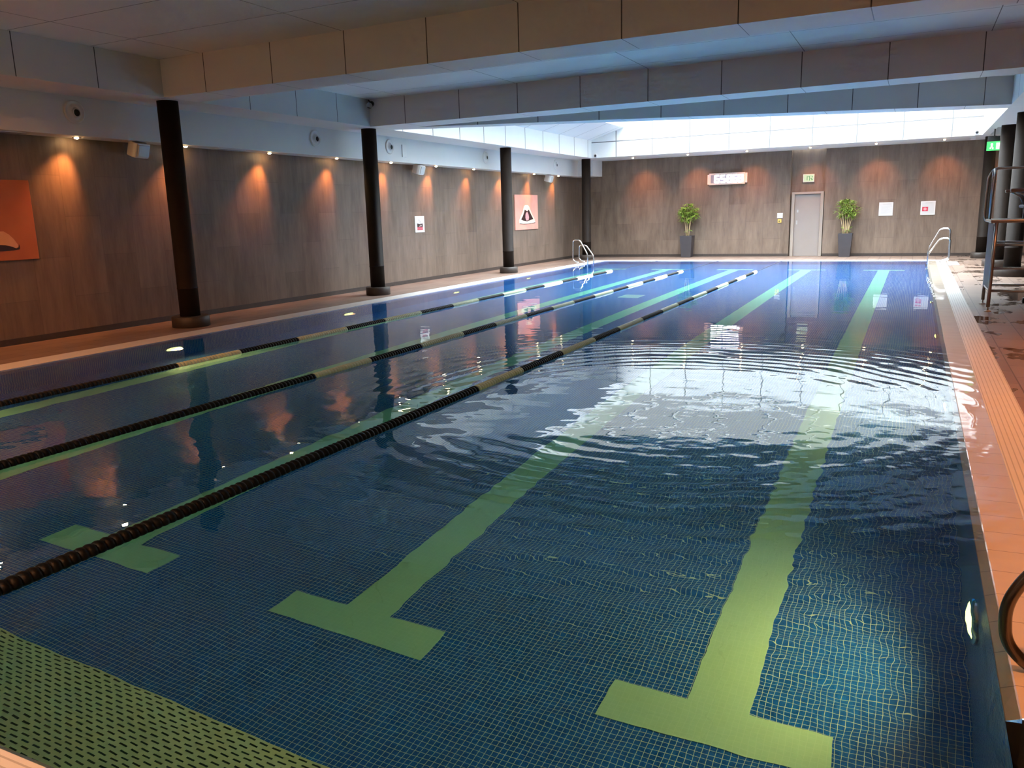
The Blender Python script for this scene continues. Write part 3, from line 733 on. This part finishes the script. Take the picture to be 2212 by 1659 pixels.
# ------------------------------------------------------------------ things on the end wall
Y0 = YW
t = thing('digital_clock', 'wide lit digital clock in a pale frame high on the end wall', 'clock', (-5.87, Y0, 2.44))
bm = bm_new()
for a, b in (((-.60, -.10, 0), (.60, 0, .055)), ((-.60, -.10, .325), (.60, 0, .385)), ((-.60, -.10, .055), (-.55, 0, .325)), ((.55, -.10, .055), (.60, 0, .325)), ((-.665, -.085, .02), (-.60, 0, .345)), ((.60, -.085, .04), (.675, 0, .365))): add_box(bm, a, b)
obj('frame', bm, M['clockframe'], t, None, .006)
box('screen', (-.55, -.07, .055), (.55, 0, .325), M['screen'], t)
SEG = {'0': 'abcdef', '3': 'abgcd', '6': 'afgecd', '8': 'abcdefg', '5': 'afgcd'}
def digit(cx, ch):
    bm = bm_new(); w_, h_, t_ = .13, .115, .062
    R_ = {'a': (-w_ / 2, 2 * h_ - t_ / 2, w_ / 2, 2 * h_ + t_ / 2), 'g': (-w_ / 2, h_ - t_ / 2, w_ / 2, h_ + t_ / 2), 'd': (-w_ / 2, -t_ / 2, w_ / 2, t_ / 2),
          'f': (-w_ / 2 - t_ / 2, h_, -w_ / 2 + t_ / 2, 2 * h_), 'b': (w_ / 2 - t_ / 2, h_, w_ / 2 + t_ / 2, 2 * h_), 'e': (-w_ / 2 - t_ / 2, 0, -w_ / 2 + t_ / 2, h_), 'c': (w_ / 2 - t_ / 2, 0, w_ / 2 + t_ / 2, h_)}
    for s in SEG[ch]:
        a = R_[s]; add_box(bm, (cx + a[0], -.085, .078 + a[1]), (cx + a[2], -.070, .078 + a[3]))
    obj('digit', bm, M['digit'], t)
for cx, ch in ((-.34, '6'), (-.14, '5'), (.08, '8'), (.27, '6'), (.45, '8')): digit(cx, ch)
# exit sign above the door
t = thing('exit_sign', 'small pale lit exit sign above the door', 'exit sign', (-3.245, Y0 + AD, 2.41))
box('housing', (-.175, -.09, 0), (.175, 0, .255), M['white_pl'], t, .008); box('panel', (-.155, -.094, .02), (.155, -.09, .235), M['exit2_p'], t)
bm = bm_new()
for a in ((-.055, .06, -.035, .19), (.02, .05, .037, .19), (-.03, .165, .02, .178), (.10, .15, .125, .185), (.085, .06, .125, .10), (.06, .105, .10, .125)): add_box(bm, (a[0], -.096, a[1]), (a[2], -.094, a[3]))
obj('pictogram', bm, M['exit2_g'], t)
# hanging exit sign on the right
t = thing('exit_sign', 'bright green hanging exit light at the right end of the end wall', 'exit sign', (1.72, 25.0, 2.905))
box('housing', (-.185, -.03, 0), (.185, .03, .225), M['exit_g'], t, .006)
bm = bm_new(); add_box(bm, (-.17, .035, .225), (.10, .085, .36)); add_box(bm, (-.04, .045, .36), (-.01, .075, ZT - 2.905)); obj('mount', bm, M['cable'], t)
bm = bm_new(); add_box(bm, (.02, -.034, .03), (.15, -.030, .19)); obj('door_pictogram', bm, M['exit_w'], t)
bm = bm_new(); add_lathe(bm, [(.03, 0), (.03, .004)], 12, 'Y', (-.075, -.034, .155)); add_box(bm, (-.10, -.034, .07), (-.05, -.030, .13)); add_box(bm, (-.12, -.034, .04), (-.08, -.030, .08)); add_box(bm, (-.06, -.034, .03), (-.03, -.030, .08)); obj('running_figure', bm, M['exit_w'], t)
# switch plates
t = thing('control_panel', 'small white control panel on the wall left of the door', 'control panel', (-4.095, Y0, 1.27))
box('case', (-.09, -.03, 0), (.09, 0, .17), M['board'], t, .006); box('display', (-.045, -.033, .05), (.045, -.03, .12), M['board_g'], t)
t = thing('key_switch', 'small yellow key switch just below the white control panel', 'switch', (-4.10, Y0, 1.12))
box('case', (-.06, -.04, 0), (.06, 0, .12), M['yellow'], t, .006); bm = bm_new(); add_lathe(bm, [(.022, -.05), (.022, -.04)], 12, 'Y', (-.01, 0, .05)); obj('key_barrel', bm, M['cable'], t)
# notices
def notice(cx, z0, label, red):
    t = thing('wall_notice', label, 'notice', (cx, Y0, z0))
    box('frame', (-.205, -.022, 0), (.205, 0, .42), M['board'], t, .005); box('sheet', (-.175, -.024, .03), (.175, -.022, .39), M['board_g'], t)
    bm = bm_new()
    rows = ((.355, .10),) if red else ((.36, .12),)
    for z, hw in rows: add_box(bm, (-hw + .02, -.0255, z), (hw + .02, -.024, z + .014))
    if not red:
        for k in range(9): add_box(bm, (-.13, -.0255, .07 + k * .028), (.05 + .07 * ((k * 7) % 3), -.024, .074 + k * .028))
    obj('printed_text', bm, M['text'], t)
    if red:
        box('red_block', (-.16, -.0255, .115), (.005, -.024, .245), M['red'], t)
        bm = bm_new(); add_lathe(bm, [(.045, -.027), (.045, -.0255)], 20, 'Y', (-.078, 0, .18)); obj('pale_disc', bm, M['ink_pink'], t)
notice(-.866, 1.267, 'plain white framed notice right of the right potted plant', False)
notice(.326, 1.267, 'white framed notice with a red block, nearest the far right corner', True)

# ------------------------------------------------------------------ potted plants
def plant(x, y, label, leaf, stems, low, seed):
    rnd = random.Random(seed)
    t = thing('potted_plant', label, 'plant', (x, y, 0))
    bm = bm_new(); lo, hi = .165, .215
    for (w0, z0), (w1, z1) in (((lo, 0), (hi, .745)), ((hi, .745), (hi - .02, .745)), ((hi - .02, .745), (hi - .03, .69))):
        a = [bm.verts.new((sx * w0, sy * w0, z0)) for sx, sy in ((-1, -1), (1, -1), (1, 1), (-1, 1))]; b = [bm.verts.new((sx * w1, sy * w1, z1)) for sx, sy in ((-1, -1), (1, -1), (1, 1), (-1, 1))]
        for i in range(4): bm.faces.new((a[i], a[(i + 1) % 4], b[(i + 1) % 4], b[i]))
        if z0 == 0: bm.faces.new(list(reversed(a)))
    bmesh.ops.remove_doubles(bm, verts=bm.verts[:], dist=.0005)
    obj('pot', bm, M['pot'], t, None, .006)
    box('soil', (-.187, -.187, .66), (.187, .187, .70), M['soil'], t)
    tips = []
    for (bx, tx, ty, tz) in stems:
        bm = bm_new(); add_tube(bm, [(bx, 0, .69), (bx + (tx - bx) * .3, ty * .3, .69 + (tz - .69) * .45), (tx, ty, tz)], .017, 8, .2, taper=.011); obj('stem', bm, M['stem'], t); tips.append((tx, ty, tz))
    bm = bm_new()
    def leafq(p, d, ln, wd):
        d = d.normalized(); sd = d.cross(Vector((0, 0, 1)));
        if sd.length < .1: sd = Vector((1, 0, 0))
        sd.normalize(); up = sd.cross(d); droop = Vector((0, 0, -1)) * ln * .25
        a = p; m1 = p + d * ln * .4 + up * ln * .05; e = p + d * ln + droop
        v = [bm.verts.new(a), bm.verts.new(m1 + sd * wd - up * .006), bm.verts.new(e), bm.verts.new(m1 - sd * wd - up * .006), bm.verts.new(m1)]
        bm.faces.new((v[0], v[1], v[4])); bm.faces.new((v[1], v[2], v[4])); bm.faces.new((v[2], v[3], v[4])); bm.faces.new((v[3], v[0], v[4]))
    ctr = Vector((.02, 0, 1.50))
    for i in range(80):   # rosettes spread over a rounded head
        while True:
            q = Vector((rnd.uniform(-1, 1), rnd.uniform(-1, 1), rnd.uniform(-1, 1)))
            if .25 < q.length < 1: break
        p = ctr + Vector((q.x * .36, q.y * .27, q.z * .29))
        for k in range(9):
            an = rnd.uniform(0, 2 * PI); d = Vector((math.cos(an), math.sin(an) * .9, rnd.uniform(-.25, .8))) + q * .5
            leafq(p, d, rnd.uniform(.11, .20), rnd.uniform(.013, .021))
    for i in range(low):
        p = Vector((rnd.uniform(-.14, .14), rnd.uniform(-.1, .1), rnd.uniform(.76, .95)))
        for k in range(7):
            an = rnd.uniform(0, 2 * PI); leafq(p, Vector((math.cos(an), math.sin(an), rnd.uniform(-.1, .8))), rnd.uniform(.08, .13), .014)
    for v in bm.verts: v.co.y = min(v.co.y, YW - .02 - y)
    me = bpy.data.meshes.new('foliage'); bm.to_mesh(me); bm.free(); me.materials.append(M[leaf])
    o = bpy.data.objects.new('foliage', me); COL.objects.link(o); o.parent = t
plant(-7.145, 28.60, 'bushy green potted plant below and left of the digital clock', 'leaf1', [(-.03, -.12, .02, 1.38), (.0, -.02, -.02, 1.42), (.05, .10, .03, 1.40), (.05, .15, -.03, 1.36)], 5, 3)
plant(-1.995, 28.60, 'green potted plant with many stems, right of the door', 'leaf2', [(-.08, -.20, .02, 1.36), (-.05, -.12, -.03, 1.38), (-.02, -.03, .03, 1.40), (.02, .05, -.02, 1.40), (.05, .12, .03, 1.38), (.06, .20, .0, 1.36)], 9, 11)

# ------------------------------------------------------------------ pool ladders
def ladder(loc, label, sx, near_tall):
    """handrails over the left (sx=1) or right (sx=-1) pool edge; local +x points to the water"""
    t = thing('pool_ladder', label, 'ladder', loc)
    for k, (y, hgt) in enumerate(((-.27, .78 if near_tall else .70), (.27, .60 if near_tall else .94))):
        bm = bm_new()
        pts = [(.02, y, .02), (.02, y, .07), (-.17, y, .13), (-.17, y, hgt), (.07, y, hgt), (.33, y, hgt * .42), (.33, y, -.70)]
        add_tube(bm, [(sx * a, b, c) for a, b, c in pts], .021, 10, .09); r = obj('handrail', bm, M['steel'], t)
        bm = bm_new(); add_lathe(bm, [(.05, .010), (.05, .022), (.03, .03)], 16, 'Z', (sx * .02, y, 0)); obj('foot_flange', bm, M['steel'], r)
    for z in (-.15, -.42, -.68):
        bm = bm_new(); a, b = sorted((sx * .28, sx * .38)); add_box(bm, (a, -.27, z), (b, .27, z + .03)); obj('tread', bm, M['steel'], t, None, .006)
ladder((-9.62, 24.72, 0), 'steel pool ladder at the far left corner of the pool', 1, True)
ladder((.70, 24.9, 0), 'steel pool ladder at the far right corner of the pool', -1, False)
t = thing('grab_rail', 'bent steel grab rail on the right pool edge at the edge of the photo', 'rail', (.62, 3.05, 0))
bm = bm_new(); add_tube(bm, [(.02, .0, .008), (-.16, .0, .012), (-.245, .0, .10), (-.255, .0, .24), (-.20, .0, .36), (.05, .0, .62), (.34, .0, .62), (.40, .0, .50), (.40, .0, .0)], .021, 12, .08); obj('tube', bm, M['rail_dark'], t)
bm = bm_new(); add_lathe(bm, [(.05, .0), (.05, .014), (.03, .02)], 16, 'Z', (.40, 0, 0)); obj('foot_flange', bm, M['steel'], t)

# ------------------------------------------------------------------ lifeguard chair
t = thing('lifeguard_chair', 'tall tubular steel lifeguard chair on the right deck', 'chair', (1.06, 14.45, 0))
def tube(name, pts, r=.022, bend=0., mat='chair_steel', par=None):
    bm = bm_new(); add_tube(bm, pts, r, 10, bend); return obj(name, bm, M[mat], par or t)
for x in (0., 1.05):
    for y in (-.5, .55):
        lg = tube('leg', [(x - .005, y, .07), (x + .01, y, 1.32)], .026)
        bm = bm_new(); add_lathe(bm, [(.012, .02), (.012, .07)], 10, 'Z', (x - .005, y, 0)); obj('foot_stud', bm, M['chair_steel'], lg)
        bm = bm_new(); add_lathe(bm, [(.05, .0), (.045, .012), (.016, .024)], 16, 'Z', (x - .005, y, 0)); obj('foot_pad', bm, M['rubber'], lg)
for z in (.31, .64, .98): tube('rung', [(.0, -.5, z), (1.05, -.5, z)], .020)
for y in (.55,):
    for z in (.31, .98): tube('cross_rail', [(.0, y, z), (1.05, y, z)], .016)
for x in (0., 1.05): tube('side_rail', [(x, -.5, .30), (x, .55, .30)], .016)
box('platform', (-.07, -.53, 1.30), (1.10, .58, 1.345), M['chair_steel'], t, .012)
box('front_panel', (-.022, -.46, .33), (-.004, .52, 1.28), M['navy'], t, .004)
tube('handrail', [(-.06, .55, 1.32), (-.085, .55, 1.40), (-.075, .55, 1.98), (-.01, .55, 2.11), (1.05, .55, 2.11), (1.05, .55, 1.34)], .020, .10)
tube('handrail', [(-.04, .10, 1.34), (-.02, .10, 2.02), (.0, .50, 2.10)], .016, .08)
tube('handrail', [(-.03, .33, 1.34), (-.03, .33, 2.05), (.0, .52, 2.10)], .016, .08)
st = box('seat', (.35, -.30, 1.50), (.95, .40, 1.55), M['navy'], t, .02)
box('backrest', (.93, -.30, 1.62), (.98, .40, 2.02), M['navy'], t, .02)
for x in (.42, .90):
    for y in (-.25, .35): tube('seat_post', [(x, y, 1.34), (x, y, 1.52)], .014)
for y in (-.34, .44):
    bm = bm_new(); add_box(bm, (.155, y - .05, 1.735), (.95, y + .05, 1.785)); ar = obj('armrest', bm, M['arm'], t, None, .022)
    tube('armrest_strut', [(.24, y, 1.74), (.36, y, 1.68), (.42, y, 1.54)], .012, .05)
    tube('armrest_strut', [(.94, y, 1.74), (.94, y, 1.36)], .012)
box('caster', (.56, .74, 0), (.62, .84, .09), M['black_pl'], t, .015)
tube('caster_arm', [(.59, .79, .06), (.62, .62, .30), (.62, .55, .31)], .014)

# ------------------------------------------------------------------ camera and view
cam = bpy.data.cameras.new('camera'); co = bpy.data.objects.new('camera', cam); COL.objects.link(co); sc.camera = co
yaw, pitch, roll = .45938300, .20478176, -.02801407
cy, sy, cp, sp = math.cos(yaw), math.sin(yaw), math.cos(pitch), math.sin(pitch)
fwd = Vector((-sy * cp, cy * cp, -sp)); right = Vector((cy, sy, 0)); up = right.cross(fwd)
r2 = math.cos(roll) * right + math.sin(roll) * up; u2 = -math.sin(roll) * right + math.cos(roll) * up
co.matrix_world = Matrix(((r2.x, u2.x, -fwd.x, 0), (r2.y, u2.y, -fwd.y, 0), (r2.z, u2.z, -fwd.z, 1.59857), (0, 0, 0, 1)))
cam.sensor_width = 36; cam.lens = 1750.52 / 2212 * 36; cam.clip_start = .05; cam.clip_end = 200
vs = sc.view_settings
sc.display_settings.display_device = 'sRGB'; vs.view_transform = 'Standard'; vs.look = 'None'; vs.gamma = 1; vs.use_curve_mapping = False; vs.exposure = 0.0
cy_ = sc.cycles
cy_.max_bounces = 8; cy_.diffuse_bounces = 3; cy_.glossy_bounces = 4; cy_.transmission_bounces = 5; cy_.use_adaptive_sampling = True; cy_.adaptive_threshold = .10; cy_.adaptive_min_samples = 16; cy_.transparent_max_bounces = 6
cy_.sample_clamp_indirect = 12; cy_.sample_clamp_direct = 0; cy_.blur_glossy = .5; cy_.use_denoising = True
cy_.caustics_refractive = True; cy_.caustics_reflective = True
